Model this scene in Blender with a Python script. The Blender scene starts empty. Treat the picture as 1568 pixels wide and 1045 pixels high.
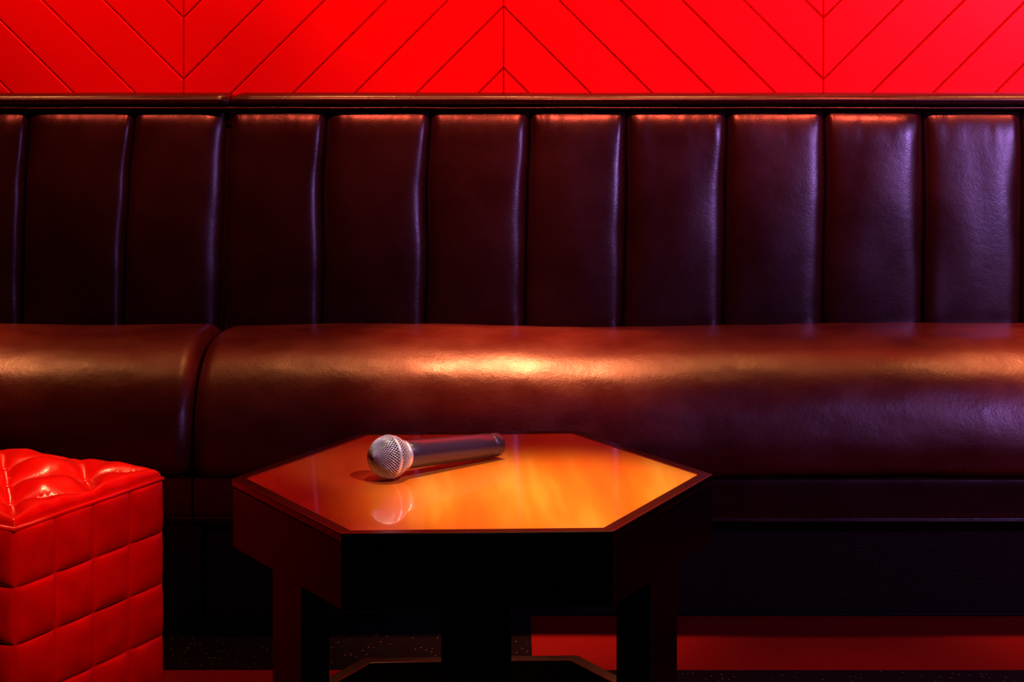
import bpy, bmesh, math, random
from mathutils import Vector, Matrix, noise
random.seed(4)
S = bpy.context.scene
S.view_settings.view_transform = 'Standard'
S.view_settings.look = 'None'
HC = 1.04; F = 2770.0
def PX(x, Y): return (x-784)/F*Y
def PZ(y, Y): return HC-(y-65)/F*Y

# ------------------------------------------------------------ helpers
def link(o): S.collection.objects.link(o); return o
def empty(name, loc=(0,0,0), rot=0):
    e = bpy.data.objects.new(name, None); e.location = loc; e.rotation_euler = (0,0,rot)
    e.empty_display_size = .05
    return link(e)
def mkobj(name, bm, mat, parent=None, smooth=True, bevel=0, seg=2):
    bmesh.ops.recalc_face_normals(bm, faces=bm.faces)
    me = bpy.data.meshes.new(name); bm.to_mesh(me); bm.free()
    if smooth:
        for p in me.polygons: p.use_smooth = True
    o = link(bpy.data.objects.new(name, me))
    if mat: me.materials.append(mat)
    if bevel:
        b = o.modifiers.new('bevel', 'BEVEL'); b.width = bevel; b.segments = seg
        b.limit_method = 'ANGLE'; b.angle_limit = math.radians(30); b.harden_normals = False
    if parent: o.parent = parent
    return o
def box_bm(bm, x0,x1,y0,y1,z0,z1):
    v = [bm.verts.new(c) for c in ((x0,y0,z0),(x1,y0,z0),(x1,y1,z0),(x0,y1,z0),(x0,y0,z1),(x1,y0,z1),(x1,y1,z1),(x0,y1,z1))]
    for f in ((0,1,2,3),(4,5,6,7),(0,1,5,4),(1,2,6,5),(2,3,7,6),(3,0,4,7)): bm.faces.new([v[i] for i in f])
def box(name, x0,x1,y0,y1,z0,z1, mat, parent=None, bevel=0.0):
    bm = bmesh.new(); box_bm(bm,x0,x1,y0,y1,z0,z1)
    return mkobj(name, bm, mat, parent, smooth=False, bevel=bevel)
def grid_bm(bm, nu, nv, fn):
    vs = [[bm.verts.new(fn(i/nu, j/nv)) for j in range(nv+1)] for i in range(nu+1)]
    for i in range(nu):
        for j in range(nv):
            bm.faces.new((vs[i][j], vs[i+1][j], vs[i+1][j+1], vs[i][j+1]))
    return vs
def lathe_bm(bm, prof, n=48):
    rings = []
    for (r, z) in prof:
        rings.append([bm.verts.new((r*math.cos(2*math.pi*k/n), r*math.sin(2*math.pi*k/n), z)) for k in range(n)])
    for a, b in zip(rings, rings[1:]):
        for k in range(n):
            bm.faces.new((a[k], a[(k+1)%n], b[(k+1)%n], b[k]))
    for r in (rings[0], rings[-1]): bm.faces.new(r)

def mat(name, col, rough=.5, metal=0, coat=0, coat_r=.1, spec=.5):
    m = bpy.data.materials.new(name); m.use_nodes = True
    b = m.node_tree.nodes['Principled BSDF']
    b.inputs['Base Color'].default_value = (*col, 1); b.inputs['Roughness'].default_value = rough
    b.inputs['Metallic'].default_value = metal; b.inputs['Coat Weight'].default_value = coat
    b.inputs['Coat Roughness'].default_value = coat_r; b.inputs['Specular IOR Level'].default_value = spec
    return m, m.node_tree, b
def N(nt, t, **k):
    n = nt.nodes.new(t)
    for a, v in k.items(): setattr(n, a, v)
    return n
def noise_n(nt, scale, detail=4, vec=None, rough=.55):
    n = N(nt, 'ShaderNodeTexNoise'); n.inputs['Scale'].default_value = scale
    n.inputs['Detail'].default_value = detail; n.inputs['Roughness'].default_value = rough
    if vec: nt.links.new(vec, n.inputs['Vector'])
    return n.outputs['Fac']
def objvec(nt, sc=(1,1,1)):
    tc = N(nt, 'ShaderNodeTexCoord'); mp = N(nt, 'ShaderNodeMapping')
    mp.inputs['Scale'].default_value = sc
    nt.links.new(tc.outputs['Object'], mp.inputs['Vector']); return mp.outputs['Vector']
def bump(nt, b, hs):
    prev = None
    for (h, st, d) in hs:
        n = N(nt, 'ShaderNodeBump'); n.inputs['Strength'].default_value = st; n.inputs['Distance'].default_value = d
        nt.links.new(h, n.inputs['Height'])
        if prev: nt.links.new(prev, n.inputs['Normal'])
        prev = n.outputs['Normal']
    nt.links.new(prev, b.inputs['Normal'])
def ramp(nt, fac, stops):
    r = N(nt, 'ShaderNodeValToRGB'); e = r.color_ramp.elements
    while len(e) < len(stops): e.new(.5)
    for el, (p, c) in zip(e, stops): el.position = p; el.color = (*c, 1)
    nt.links.new(fac, r.inputs['Fac']); return r.outputs['Color']

def leather(name, c1, c2, rough, grain=900, coat=0, spec=.5, wr=.25, rv=.08):
    m, nt, b = mat(name, c1, rough, coat=coat, coat_r=.12, spec=spec)
    v = objvec(nt)
    n1 = noise_n(nt, 9, 4, v)
    nt.links.new(ramp(nt, n1, [(.3, c1), (.75, c2)]), b.inputs['Base Color'])
    rr = N(nt, 'ShaderNodeMapRange'); rr.inputs[1].default_value = .3; rr.inputs[2].default_value = .7
    rr.inputs[3].default_value = rough-rv; rr.inputs[4].default_value = rough+rv
    nt.links.new(n1, rr.inputs[0]); nt.links.new(rr.outputs[0], b.inputs['Roughness'])
    bump(nt, b, [(noise_n(nt, 24, 6, v, .66), wr, .0025), (noise_n(nt, grain*.5, 1, v), .22, .0006)])
    return m
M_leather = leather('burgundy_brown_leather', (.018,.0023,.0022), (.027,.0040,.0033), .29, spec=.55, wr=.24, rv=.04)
M_seat = leather('burgundy_leather_lit', (.068,.0045,.0026), (.100,.009,.0045), .37, spec=.50, wr=.42, rv=.08)  # same leather as the back, base raised to paint in the warm light
M_red = leather('red_vinyl', (.58,.005,.003), (.70,.009,.005), .24, 500, spec=.6, wr=.3, rv=.05)

M_wall, nt, b = mat('red_painted_panel', (.86,.001,.004), .30)
v = objvec(nt)
nt.links.new(ramp(nt, noise_n(nt, 3, 3, v), [(.3,(.80,.0008,.0032)),(.7,(.92,.0015,.0055))]), b.inputs['Base Color'])
bump(nt, b, [(noise_n(nt, 90, 4, v), .12, .001)])
M_groove, *_ = mat('red_groove', (.45,.002,.003), .5)
M_dark, *_ = mat('dark_paint', (.02,.012,.014), .7)
M_black, nt, b = mat('black_stained_wood', (.0055,.0035,.0045), .38, spec=.14)
bump(nt, b, [(noise_n(nt, 90, 3, objvec(nt, (1,1,.15))), .15, .001)])
M_rim, nt, b = mat('table_rim_wood', (.016,.0035,.002), .20)
bump(nt, b, [(noise_n(nt, 60, 3, objvec(nt)), .25, .001)])
# copper-orange table inlay
M_top, nt, b = mat('copper_orange_laminate', (.85,.25,.03), .30, coat=1, coat_r=.035)
f1 = noise_n(nt, 1.6, 4, objvec(nt, (4.2,.5,1)))
nt.links.new(ramp(nt, f1, [(.34,(.84,.13,.010)),(.5,(.90,.25,.022)),(.62,(.95,.46,.075))]), b.inputs['Base Color'])  # red-orange to yellow streaks paint the warm lamp's gradient into the colour
rr = N(nt, 'ShaderNodeMapRange'); rr.inputs[3].default_value = .0; rr.inputs[4].default_value = .09
nt.links.new(noise_n(nt, 7, 4, objvec(nt)), rr.inputs[0]); nt.links.new(rr.outputs[0], b.inputs['Coat Roughness'])
b.inputs['Metallic'].default_value = .15
M_kick, nt, b = mat('pebbled_black_vinyl', (.009,.003,.0035), .5, spec=.16)
v = objvec(nt); bump(nt, b, [(noise_n(nt, 260, 2, v), .8, .002)])
def terrazzo():
    m, nt, b = mat('black_terrazzo', (.012,.008,.010), .25, spec=.3)
    v = objvec(nt)
    vo = N(nt, 'ShaderNodeTexVoronoi'); vo.inputs['Scale'].default_value = 110; nt.links.new(v, vo.inputs['Vector'])
    lt = N(nt, 'ShaderNodeMath', operation='LESS_THAN'); lt.inputs[1].default_value = .20
    nt.links.new(vo.outputs['Distance'], lt.inputs[0])
    sep = N(nt, 'ShaderNodeSeparateColor'); nt.links.new(vo.outputs['Color'], sep.inputs[0])
    g = N(nt, 'ShaderNodeMath', operation='GREATER_THAN'); g.inputs[1].default_value = .72
    nt.links.new(sep.outputs[0], g.inputs[0])
    mu = N(nt, 'ShaderNodeMath', operation='MULTIPLY'); nt.links.new(lt.outputs[0], mu.inputs[0]); nt.links.new(g.outputs[0], mu.inputs[1])
    nt.links.new(ramp(nt, mu.outputs[0], [(0,(.006,.004,.005)),(1,(.10,.065,.07))]), b.inputs['Base Color'])
    return m
M_terr = terrazzo()
M_rfloor, nt, b = mat('red_floor_tile', (.15,.0012,.0015), .5, spec=.12)
bump(nt, b, [(noise_n(nt, 60, 3, objvec(nt)), .1, .001)])

# ------------------------------------------------------------ room shell
WY = 3.74
XL, XR, YF, ZC = -2.6, 2.8, -1.3, 2.5
box('wall_back', XL, XR, WY, WY+.1, 0, ZC, M_groove)
box('wall_left', XL-.1, XL, YF, WY+.1, 0, ZC, M_dark)
box('wall_right', XR, XR+.1, YF, WY+.1, 0, ZC, M_dark)
box('wall_front', XL-.1, XR+.1, YF-.1, YF, 0, ZC, M_dark)
box('ceiling', XL-.1, XR+.1, YF-.1, WY+.1, ZC, ZC+.1, M_dark)
bm = bmesh.new()
rowd = .285; TX = .034; tw = 1.35
def quad(x0,x1,y0,y1,z,mi):
    f = bm.faces.new([bm.verts.new(c) for c in ((x0,y0,z),(x1,y0,z),(x1,y1,z),(x0,y1,z))]); f.material_index = mi
r = 0; y1 = 3.28
quad(XL,XR,3.28,WY,0,0)
while y1 > YF:
    y0 = max(YF, y1-rowd)
    for k in range(-3,4):
        x0, x1 = max(XL, TX+k*tw), min(XR, TX+(k+1)*tw)
        if x1 > x0: quad(x0,x1,y0,y1,0,(k+r) % 2 == 0)
    y1 = y0; r += 1
o = mkobj('floor', bm, M_terr, smooth=False); o.data.materials.append(M_rfloor)
sm = o.modifiers.new('slab','SOLIDIFY'); sm.thickness = .05; sm.offset = -1

# chevron wall boards (real boards with bevelled joints)
WP = WY-.013
colw = PX(771,WP)-PX(281,WP); per = 94.5/F*WP
xs0 = PX(281,WP); zV = PZ(122,WP)
bm = bmesh.new(); g = .0007; dep = .011; be = .0026
for c in range(-4,5):
    x0 = xs0+c*colw; x1 = x0+colw
    up = (c % 2 == 0)
    zb = zV if up else zV+colw
    sl = 1 if up else -1
    X0, X1 = max(x0, XL+.002)+g, min(x1, XR-.002)-g
    if X1 <= X0+.01: continue
    for k in range(-24,26):
        def zl(x, off, k=k): return zb + sl*(x-x0) + k*per + off
        gg = g*1.41
        def ring(inset, y):
            a, bb = X0+inset*.6, X1-inset*.6; o1 = gg+inset*1.41
            return [(a, y, zl(a, o1)), (bb, y, zl(bb, o1)), (bb, y, zl(bb, per-o1)), (a, y, zl(a, per-o1))]
        zs = [p[2] for p in ring(0,0)]
        if min(zs) > ZC-.01 or max(zs) < .3: continue
        tmp = bmesh.new()
        R = [[tmp.verts.new(p) for p in ring(i, y)] for i, y in ((0, WY-.001), (0, WY-dep), (be, WY-dep-.0028))]
        for A, B in zip(R, R[1:]):
            for q in range(4): tmp.faces.new((A[q], A[(q+1)%4], B[(q+1)%4], B[q]))
        tmp.faces.new(R[0]); tmp.faces.new(R[2])
        for (co, no) in (((0,0,ZC-.004),(0,0,1)), ((0,0,.3),(0,0,-1))):
            geo = tmp.verts[:]+tmp.edges[:]+tmp.faces[:]
            res = bmesh.ops.bisect_plane(tmp, geom=geo, plane_co=co, plane_no=no, clear_outer=True)
        me = bpy.data.meshes.new('t'); tmp.to_mesh(me); tmp.free(); bm.from_mesh(me); bpy.data.meshes.remove(me)
mkobj('trim_1', bm, M_wall, smooth=False)

# ------------------------------------------------------------ banquette
bq = empty('banquette_sofa', (0, 3.5, 0))
def par(o):
    o.parent = bq; o.matrix_parent_inverse = Matrix.Translation((0,-3.5,0)); return o
top = [47,208,350,501,659,811,958,1112,1261,1411,1562]
mid = [41,198,347,494,653,807,958,1109,1262,1413,1563]
mi2 = [38,193,343,496,655,805,955,1108,1259,1411,1562]
bot = [36,190,338,493,650,803,952,1105,1258,1410,1560]
for L in (top,mid,mi2,bot):
    a, z = L[0], L[-1]
    for i in range(1,8): L.insert(0, a-152*i)
    for i in range(1,6): L.append(z+151*i)
YB, YT = 3.60, 3.675
ZB, ZT = PZ(500,YB)-.02, PZ(166,YT)
def seamX(i, v):
    Y = YB+(YT-YB)*v
    pts = [(0,bot[i]),(.33,mi2[i]),(.62,mid[i]),(1,top[i])]
    for (a,xa),(b_,xb) in zip(pts,pts[1:]):
        if v <= b_+1e-6:
            t = (v-a)/(b_-a); t = t*t*(3-2*t)
            return PX(xa+(xb-xa)*t, Y) + .0014*noise.noise(Vector((i*5.1, v*7, 0)))
    return PX(top[i], Y)
gi = 7+2
bm = bmesh.new()
for i in range(len(top)-1):
    sx0, sx1 = seamX(i,.5), seamX(i+1,.5)
    if sx0 < XL+.01 or sx1 > XR-.01: continue
    Bd = .027
    gl = .005 if i == gi else .0003; gr = .005 if i == gi-1 else .0003
    pl = 11 if i != gi+1 else 6
    pr = 9.5 if i != gi-1 else 4.2
    def fn(u, v, i=i, gl=gl, gr=gr, pl=pl, pr=pr, Bd=Bd):
        t = (u-.5)*2; t = math.copysign(1-(1-abs(t))**2.0, t)
        w = (v-.5)*2; w = math.copysign(1-(1-abs(w))**1.8, w); vv = (w+1)/2
        xa, xb = seamX(i,vv)+gl, seamX(i+1,vv)-gr
        x = xa+(xb-xa)*(t+1)/2
        p = pl if t < 0 else pr
        p = p*(1+.45*noise.noise(Vector((i*2.7, vv*4, 3 if t < 0 else 8))))
        e = (max(0,1-abs(t)**p))**.5
        et = (max(0,1-max(0,(vv-.86)/.14)**2.3))**.5
        eb = (max(0,1-max(0,(.12-vv)/.12)**2.4))**.5
        Y = YB+(YT-YB)*vv
        z = ZB+(ZT-ZB)*vv
        nz = noise.noise(Vector((x*3.5+i*3.1, z*2.2, i*1.7)))*.005 + noise.noise(Vector((x*14, z*5, i*2.3)))*.0018
        belly = .007*math.sin(math.pi*min(1,vv*1.1))
        pleat = .0016*max(0,(vv-.80)/.2)*noise.noise(Vector((x*70, vv*3, 4)))
        y = Y - (Bd+nz+pleat+belly*(1-t*t))*e*(.16+.84*et)*(.3+.7*eb)
        return (x, y, z)
    grid_bm(bm, 44, 48, fn)
bmesh.ops.remove_doubles(bm, verts=bm.verts, dist=1e-6)
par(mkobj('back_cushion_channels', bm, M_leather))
bm = bmesh.new()
vs = [(XL+.01,YB+.004,.30),(XR-.01,YB+.004,.30),(XR-.01,YT+.004,ZT+.005),(XL+.01,YT+.004,ZT+.005)]
vb = [(x,WY-.02,z) for x,_,z in vs]
A = [bm.verts.new(c) for c in vs]; B = [bm.verts.new(c) for c in vb]
bm.faces.new(A); bm.faces.new(B)
for q in range(4): bm.faces.new((A[q],A[(q+1)%4],B[(q+1)%4],B[q]))
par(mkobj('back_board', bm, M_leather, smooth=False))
def caprail(x0, x1, name):
    prof = [(3.668,.0),(3.652,.001),(3.643,.007),(3.641,.014),(3.646,.021),(3.658,.0255),(3.675,.027),(3.70,.027),(3.721,.0265),(3.724,.02),(3.724,.0)]
    bm = bmesh.new(); n = 160
    zc = PZ(163.5,3.645)
    def fn(u, v):
        x = x0+(x1-x0)*u; k = v*(len(prof)-1); a = min(int(k), len(prof)-2); t = k-a
        y = prof[a][0]*(1-t)+prof[a+1][0]*t; z = prof[a][1]*(1-t)+prof[a+1][1]*t
        d = min(x-x0, x1-x); e = 0 if d > .015 else (1-math.sqrt(max(0,1-((.015-d)/.015)**2)))*.010
        n1 = noise.noise(Vector((x*4,y*3,1.3)))*.0012
        return (x, y+(e if y < 3.68 else 0), zc+z*(1-e*25)+ n1*(z > .01))
    grid_bm(bm, n, 30, fn)
    return par(mkobj(name, bm, M_leather))
xg = PX(352,3.65)
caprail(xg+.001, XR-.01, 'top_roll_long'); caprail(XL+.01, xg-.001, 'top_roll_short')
def tube(name, pts, r, m, parent=None, closed=False):
    cu = bpy.data.curves.new(name,'CURVE'); cu.dimensions='3D'; cu.bevel_depth = r; cu.bevel_resolution = 3
    sp = cu.splines.new('POLY'); sp.points.add(len(pts)-1)
    for p, c in zip(sp.points, pts): p.co = (*c,1)
    sp.use_cyclic_u = closed
    o = link(bpy.data.objects.new(name,cu)); cu.materials.append(m)
    if parent: o.parent = parent
    return o
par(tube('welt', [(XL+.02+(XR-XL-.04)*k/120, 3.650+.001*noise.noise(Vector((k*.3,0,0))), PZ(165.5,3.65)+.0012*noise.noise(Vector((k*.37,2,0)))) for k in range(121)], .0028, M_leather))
# seat cushions
sp_ = [(3.62,.466),(3.585,.481),(3.50,.488),(3.43,.488),(3.38,.484),(3.335,.472),(3.296,.451),(3.263,.422),(3.240,.386),(3.226,.347),(3.219,.312),(3.222,.282),(3.236,.265),(3.26,.262)]
def catmull(P, t):
    n = len(P)-1; k = min(int(t*n), n-1); f = t*n-k
    p0,p1,p2,p3 = P[max(k-1,0)],P[k],P[k+1],P[min(k+2,n)]
    return tuple(.5*((2*b)+(c-a)*f+(2*a-5*b+4*c-d)*f*f+(3*b-a-3*c+d)*f**3) for a,b,c,d in zip(p0,p1,p2,p3))
def seat(name, x0, x1, dz=0):
    bm = bmesh.new(); nu = 420
    cy, cz = 3.45, .36; r = .034
    def fn(u, v):
        x = x0+(x1-x0)*(.5-.5*math.cos(math.pi*u)); y, z = catmull(sp_, v)
        d = min(x-x0, x1-x)
        e = 0 if d >= r else (1-math.sqrt(max(0,1-((r-d)/r)**2)))
        L = math.hypot(y-cy, z-cz)
        k = e*.030/L
        wv = noise.noise(Vector((x*7, y*10, z*10)))*.0020 + noise.noise(Vector((x*16+3, y*26, z*26)))*.0009
        k -= wv/L
        y += (cy-y)*k; z += (cz-z)*k
        z += dz + noise.noise(Vector((x*2.2, y*4, 5+dz*100)))*.006
        y += noise.noise(Vector((x*2.5, z*5, 9)))*.003
        return (x, y, z)
    grid_bm(bm, nu, 80, fn)
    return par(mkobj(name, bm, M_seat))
xs = PX(290,3.215)
seat('seat_cushion_long', xs+.0012, XR-.01); seat('seat_cushion_short', XL+.01, xs-.0012, .003)
def band(name, x0, x1, yf):
    bm = bmesh.new()
    prof = [(3.40,.262),(yf+.012,.262),(yf+.003,.255),(yf,.235),(yf+.001,.205),(yf+.004,.186),(yf+.014,.177),(3.40,.176)]
    def fn(u, v):
        y, z = catmull(prof, v); x = x0+(x1-x0)*u
        return (x, y+noise.noise(Vector((x*6,z*9,3)))*.0015, z)
    grid_bm(bm, 120, 40, fn); return par(mkobj(name, bm, M_leather, smooth=True))
band('front_band_long', xs+.002, XR-.01, 3.246); band('front_band_short', XL+.01, xs-.002, 3.246)
xk = PX(315,3.28)
par(box('base_panel_long', xk, XR-.01, 3.28, 3.60, .001, .176, M_kick, bevel=.003))
par(box('base_panel_short', XL+.01, xk-.075, 3.28, 3.60, .001, .176, M_kick, bevel=.003))
par(box('base_post', xk-.072, xk-.003, 3.262, 3.60, .001, .176, M_black, bevel=.003))
par(box('base_foot_rail', xk, XR-.01, 3.2745, 3.2795, .001, .005, M_black, bevel=.001))

# ------------------------------------------------------------ hexagonal table
T = empty('hexagonal_side_table', (-.051, 2.40, 0), math.radians(2.2))
s = .3190; zt = .464
def hexpts(R, z): return [(R*math.cos(math.radians(60*k)), R*math.sin(math.radians(60*k)), z) for k in range(6)]
def hexloop(name, prof, m, bevel=0, cap=False):
    bm = bmesh.new(); R = [[bm.verts.new(p) for p in hexpts(r_, z)] for r_, z in prof]
    n = len(R)
    for i in range(n):
        A, B = R[i], R[(i+1)%n]
        for k in range(6): bm.faces.new((A[k],A[(k+1)%6],B[(k+1)%6],B[k]))
    return mkobj(name, bm, m, T, smooth=False, bevel=bevel)
hexloop('top_rim', [(s,zt),(s,zt-.010),(s-.020,zt-.010),(s-.020,zt)], M_rim, .0014)
hexloop('apron', [(s-.0012,zt-.0105),(s-.0012,zt-.090),(s-.03,zt-.090),(s-.03,zt-.0105)], M_black, .0015)
bm = bmesh.new(); zi = zt-.0008
A = [bm.verts.new(p) for p in hexpts(s-.0205, zi)]; B = [bm.verts.new(p) for p in hexpts(s-.0205, zt-.009)]
bm.faces.new(A); bm.faces.new(B)
for k in range(6): bm.faces.new((A[k],A[(k+1)%6],B[(k+1)%6],B[k]))
mkobj('top_inlay', bm, M_top, T, smooth=False)
zr = .132
hexloop('lower_ring', [(s-.003,zr),(s-.003,zr-.07),(s-.028,zr-.07),(s-.028,zr)], M_rim, .0015)
def leg(name, ang, w, t, r):
    bm = bmesh.new(); box_bm(bm, r-t/2, r+t/2, -w/2, w/2, .0, zt-.0905)
    bmesh.ops.rotate(bm, cent=(0,0,0), matrix=Matrix.Rotation(math.radians(ang),3,'Z'), verts=bm.verts)
    return mkobj(name, bm, M_black, T, smooth=False, bevel=.0015)
leg('leg_1', 210, .086, .038, .2525); leg('leg_2', 330, .088, .046, .2505); leg('leg_3', 88, .102, .046, .2505)

# ------------------------------------------------------------ microphone
p0 = Vector((PX(595,2.385), 2.386, 0)); p1 = Vector((PX(763,2.515), 2.512, 0))
rb, re = .0278, .0162
c0 = Vector((p0.x,p0.y,zt+rb+.0012)); c1 = Vector((p1.x,p1.y,zt+re+.0012))
mic = bpy.data.objects.new('microphone', None); link(mic); mic.empty_display_size=.03
ax = (c1-c0); Lm = ax.length; q = ax.to_track_quat('Z','X')
mic.location = c0; mic.rotation_mode='QUATERNION'; mic.rotation_quaternion = q
M_chrome, *_ = mat('silver_grille', (.80,.84,.98), .32, metal=.6)
M_band, *_ = mat('silver_band', (.74,.80,.95), .32, metal=.6)
M_foam, *_ = mat('grille_foam', (.016,.010,.016), .9)
M_body, nt, b = mat('dark_metal_handle', (.030,.015,.040), .30, metal=0, spec=.75)
def mesh_lathe(name, prof, m, n=64, bev=0):
    bm = bmesh.new(); lathe_bm(bm, prof, n); return mkobj(name, bm, m, mic, True)
fo = [(max(.0004,(rb-.0012)*math.sin(a)), -(rb-.0012)*math.cos(a)) for a in [math.pi*k/24 for k in range(0,21)]]
mesh_lathe('foam', fo, M_foam)
bm = bmesh.new(); nseg = 44; nr = 27
rings=[]
for j in range(nr+1):
    a = .07+(math.pi*.80-.07)*j/nr
    rings.append([bm.verts.new((rb*math.sin(a)*math.cos(2*math.pi*(k+.5*(j%2))/nseg), rb*math.sin(a)*math.sin(2*math.pi*(k+.5*(j%2))/nseg), -rb*math.cos(a))) for k in range(nseg)])
for j in range(nr-1):
    for k in range(nseg):
        if j % 2 == 0: l, r2, b0, t0 = rings[j+1][k-1], rings[j+1][k], rings[j][k], rings[j+2][k]
        else: l, r2, b0, t0 = rings[j+1][k], rings[j+1][(k+1)%nseg], rings[j][k], rings[j+2][k]
        bm.faces.new((b0, r2, t0, l))
gr_ = mkobj('wire_grille', bm, M_chrome, mic, True)
w = gr_.modifiers.new('wire','WIREFRAME'); w.thickness = .0011; w.use_even_offset = False
mesh_lathe('grille_band', [(rb-.001,-.0022),(rb+.0009,-.0020),(rb+.0012,0),(rb+.0009,.0020),(rb-.001,.0022)], M_band)
zc = rb*math.cos(math.pi*.2)
mesh_lathe('collar', [(.0150,zc-.002),(.0188,zc-.001),(.0195,zc+.002),(.0190,zc+.0045),(.0178,zc+.005)], M_band)
h0 = zc+.0052
mesh_lathe('handle', [(.010,h0-.001),(.0178,h0),(.0187,h0+.002),(.0185,h0+.02),(.0178,h0+.055),(.0169,Lm-.05),(.0163,Lm-.018),(.0161,Lm-.0175),(.0157,Lm-.017),(.0157,Lm-.016),(.0161,Lm-.0155),(.0160,Lm-.001),(.0150,Lm),(.009,Lm),(.0085,Lm-.004),(.001,Lm-.004)], M_body)

# ------------------------------------------------------------ tufted ottoman
A0 = Vector((-.659,2.396)); A1 = Vector((-.517,2.674))
ed = (A1-A0); eL = ed.length; ang = math.atan2(ed.y, ed.x)
O = empty('tufted_cube_ottoman', (A0.x, A0.y, 0), ang)
Lx, Ly, Lz = eL, eL*1.25, .393
nx, ny, nz_ = 4, 5, 5
z0 = .012
def pf(f, p=3.0): return max(0, 1-abs(2*f-1)**p)
def side(a, b_):
    fa, fb = a-math.floor(a), b_-math.floor(b_)
    if abs(a-round(a)) < 1e-6 or abs(b_-round(b_)) < 1e-6: return 0
    h = (pf(fa)*pf(fb))**.5
    wr = .0022*noise.noise(Vector((a*2.6, b_*2.6, 3)))*h
    return .0085*h*(1+.5*noise.noise(Vector((math.floor(a)*3.3,math.floor(b_)*2.1,a*.8+b_*.5))))+wr
def topf(a, b_):
    ea = min(a, nx-a); eb = min(b_, ny-b_); ee = min(ea, eb)
    edge = min(1, max(0,ee)/.18); edge = math.sqrt(max(0,1-(1-edge)**2))
    c, d = (a+b_)/2, (a-b_)/2
    d1 = abs(math.sin(math.pi*c)); d2 = abs(math.sin(math.pi*d))
    h = (d1*d2)**.5
    bb = min(1, max(0, (.8-ee)/.8))**1.2
    return edge*(.002+.030*(h*(1-bb)+.55*bb)+.004*noise.noise(Vector((a*2.2,b_*2.2,1))))
bm = bmesh.new(); NS = 18
def addface(nu, nv, fn): grid_bm(bm, nu*NS, nv*NS, fn)
def sm(u, n):
    a = u*n; k = math.floor(a); f = a-k
    return k+ (f - .09*math.sin(2*math.pi*f))
addface(nx, ny, lambda u,v: (sm(u,nx)/nx*Lx, sm(v,ny)/ny*Ly, Lz+topf(sm(u,nx),sm(v,ny))))
addface(nx, nz_, lambda u,v: (sm(u,nx)/nx*Lx, -side(sm(u,nx),sm(v,nz_)), z0+sm(v,nz_)/nz_*(Lz-z0)))
addface(nx, nz_, lambda u,v: (sm(u,nx)/nx*Lx, Ly+side(sm(u,nx),sm(v,nz_)), z0+sm(v,nz_)/nz_*(Lz-z0)))
addface(ny, nz_, lambda u,v: (-side(sm(u,ny),sm(v,nz_)), sm(u,ny)/ny*Ly, z0+sm(v,nz_)/nz_*(Lz-z0)))
addface(ny, nz_, lambda u,v: (Lx+side(sm(u,ny),sm(v,nz_)), sm(u,ny)/ny*Ly, z0+sm(v,nz_)/nz_*(Lz-z0)))
addface(1, 1, lambda u,v: (u*Lx, v*Ly, z0))
bmesh.ops.remove_doubles(bm, verts=bm.verts, dist=1e-5)
mkobj('upholstery', bm, M_red, O)
tube('top_piping', [(0,0,Lz+.001),(Lx,0,Lz+.001),(Lx,Ly,Lz+.001),(0,Ly,Lz+.001)], .0035, M_red, O, True)
bm = bmesh.new()
for i in range(1,nx):
    for j in range(1,ny):
        if (i+j) % 2 == 0:
            r_ = bmesh.ops.create_uvsphere(bm, u_segments=16, v_segments=8, radius=.008)
            for vv in r_['verts']: vv.co = Vector((vv.co.x+i*Lx/nx, vv.co.y+j*Ly/ny, vv.co.z*.5+Lz+.006))
mkobj('tuft_buttons', bm, M_red, O)
bm = bmesh.new()
for x in (.03, Lx-.03):
    for y in (.03, Ly-.03): box_bm(bm, x-.015,x+.015,y-.015,y+.015,0,z0)
mkobj('feet', bm, M_black, O, smooth=False)

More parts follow.
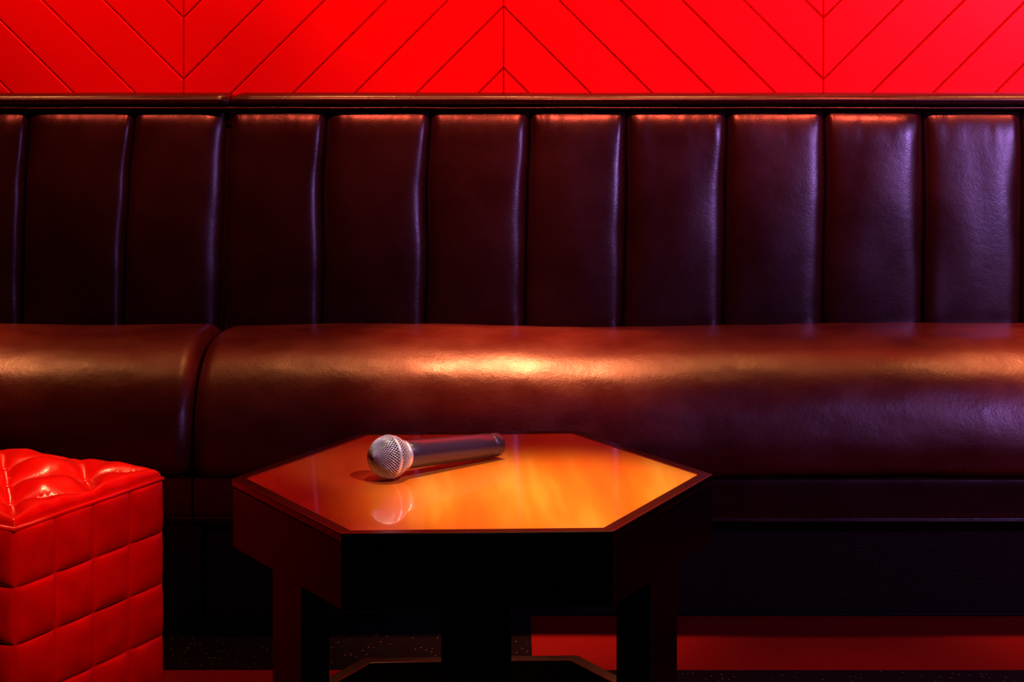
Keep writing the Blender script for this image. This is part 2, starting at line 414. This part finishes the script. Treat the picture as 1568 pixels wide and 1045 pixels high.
# ------------------------------------------------------------ lights with fixtures
M_can, *_ = mat('black_metal_can', (.02,.02,.02), .4, metal=.8)
def spot(pos, target, energy, col, size_deg, blend, rad, name='spotlight_fixture'):
    e = empty(name, pos)
    d = (Vector(target)-Vector(pos)); qq = d.to_track_quat('-Z','Y')
    ld = bpy.data.lights.new('lamp','SPOT'); ld.energy = energy; ld.color = col
    ld.spot_size = math.radians(size_deg); ld.spot_blend = blend; ld.shadow_soft_size = rad
    lo = link(bpy.data.objects.new('lamp', ld)); lo.parent = e; lo.rotation_mode='QUATERNION'; lo.rotation_quaternion = qq
    bm = bmesh.new(); n = 32; R = rad+.02
    prof = [(R,.0),(R,.10),(R*.6,.13),(R*.6,.128),(R-.006,.098),(R-.006,.0)]
    rings = [[bm.verts.new((r*math.cos(2*math.pi*k/n), r*math.sin(2*math.pi*k/n), z)) for k in range(n)] for r,z in prof]
    for a_, b_ in zip(rings, rings[1:]+rings[:1]):
        for k in range(n): bm.faces.new((a_[k],a_[(k+1)%n],b_[(k+1)%n],b_[k]))
    c = mkobj('housing', bm, M_can, e); c.rotation_mode='QUATERNION'; c.rotation_quaternion = qq
    top_ = (ZC-.001)-pos[2]
    if top_ > .13:
        tube('stem', [(0,0,.12),(0,0,top_)], .008, M_can, e)
    return e
# warm downlights over the bench
for x, en in ((-1.16,190), (0.01,400), (1.10,270)):
    spot((x, 3.56, 2.34), (x, 3.35, .46), en, (1,.255,.095), 21, 1, .085)
# added red wash spots, unseen, to brighten the panelled wall
for x, en in ((-1.15,42),(-.45,88),(.25,128),(.95,128),(1.6,150)):
    spot((x, 2.75, 2.3), (x, 3.72, 1.62), en, (1,.10,.05), 66, .5, .05)
for x in (-1.35,-.45,.45,1.35):  # added warm row, unseen, grazing the back cushion tops for highlights
    spot((x, 3.60, 2.34), (x, 3.62, 0), 44, (1,.33,.10), 64, 1, .05)
# warm table spot
spot((.10, 2.35, 2.33), (.065, 2.29, .46), 430, (1,.65,.26), 18, 1, .05)
# added ottoman lamps, unseen: warm back light for top highlights, red key for side
spot((-.95, 3.15, 2.33), (-.78, 2.66, .38), 170, (1,.26,.12), 22, 1, .07)
spot((.40, 1.1, 2.33), (-.69, 2.55, .32), 215, (1,.07,.03), 14, 1, .05)
# pinkish pin spot, added out of view to brighten the microphone
spot((1.0, 1.3, 2.33), (-.12, 2.42, .48), 130, (1,.58,.98), 8, .8, .03)
# purple from the right
spot((2.35, .9, 2.05), (1.35, 3.5, .50), 225, (.50,.25,.95), 70, 1, .10)

w = bpy.data.worlds.new('world'); S.world = w; w.use_nodes = True
w.node_tree.nodes['Background'].inputs[0].default_value = (.25,.02,.03,1)
w.node_tree.nodes['Background'].inputs[1].default_value = .1

cam = bpy.data.cameras.new('camera'); co = link(bpy.data.objects.new('camera', cam))
co.location = (0,0,HC); co.rotation_euler = (math.radians(90),0,0)
cam.sensor_width = 36; cam.lens = 36*F/1568; cam.shift_y = -(522.5-65)/1568
cam.clip_start = .05
S.camera = co
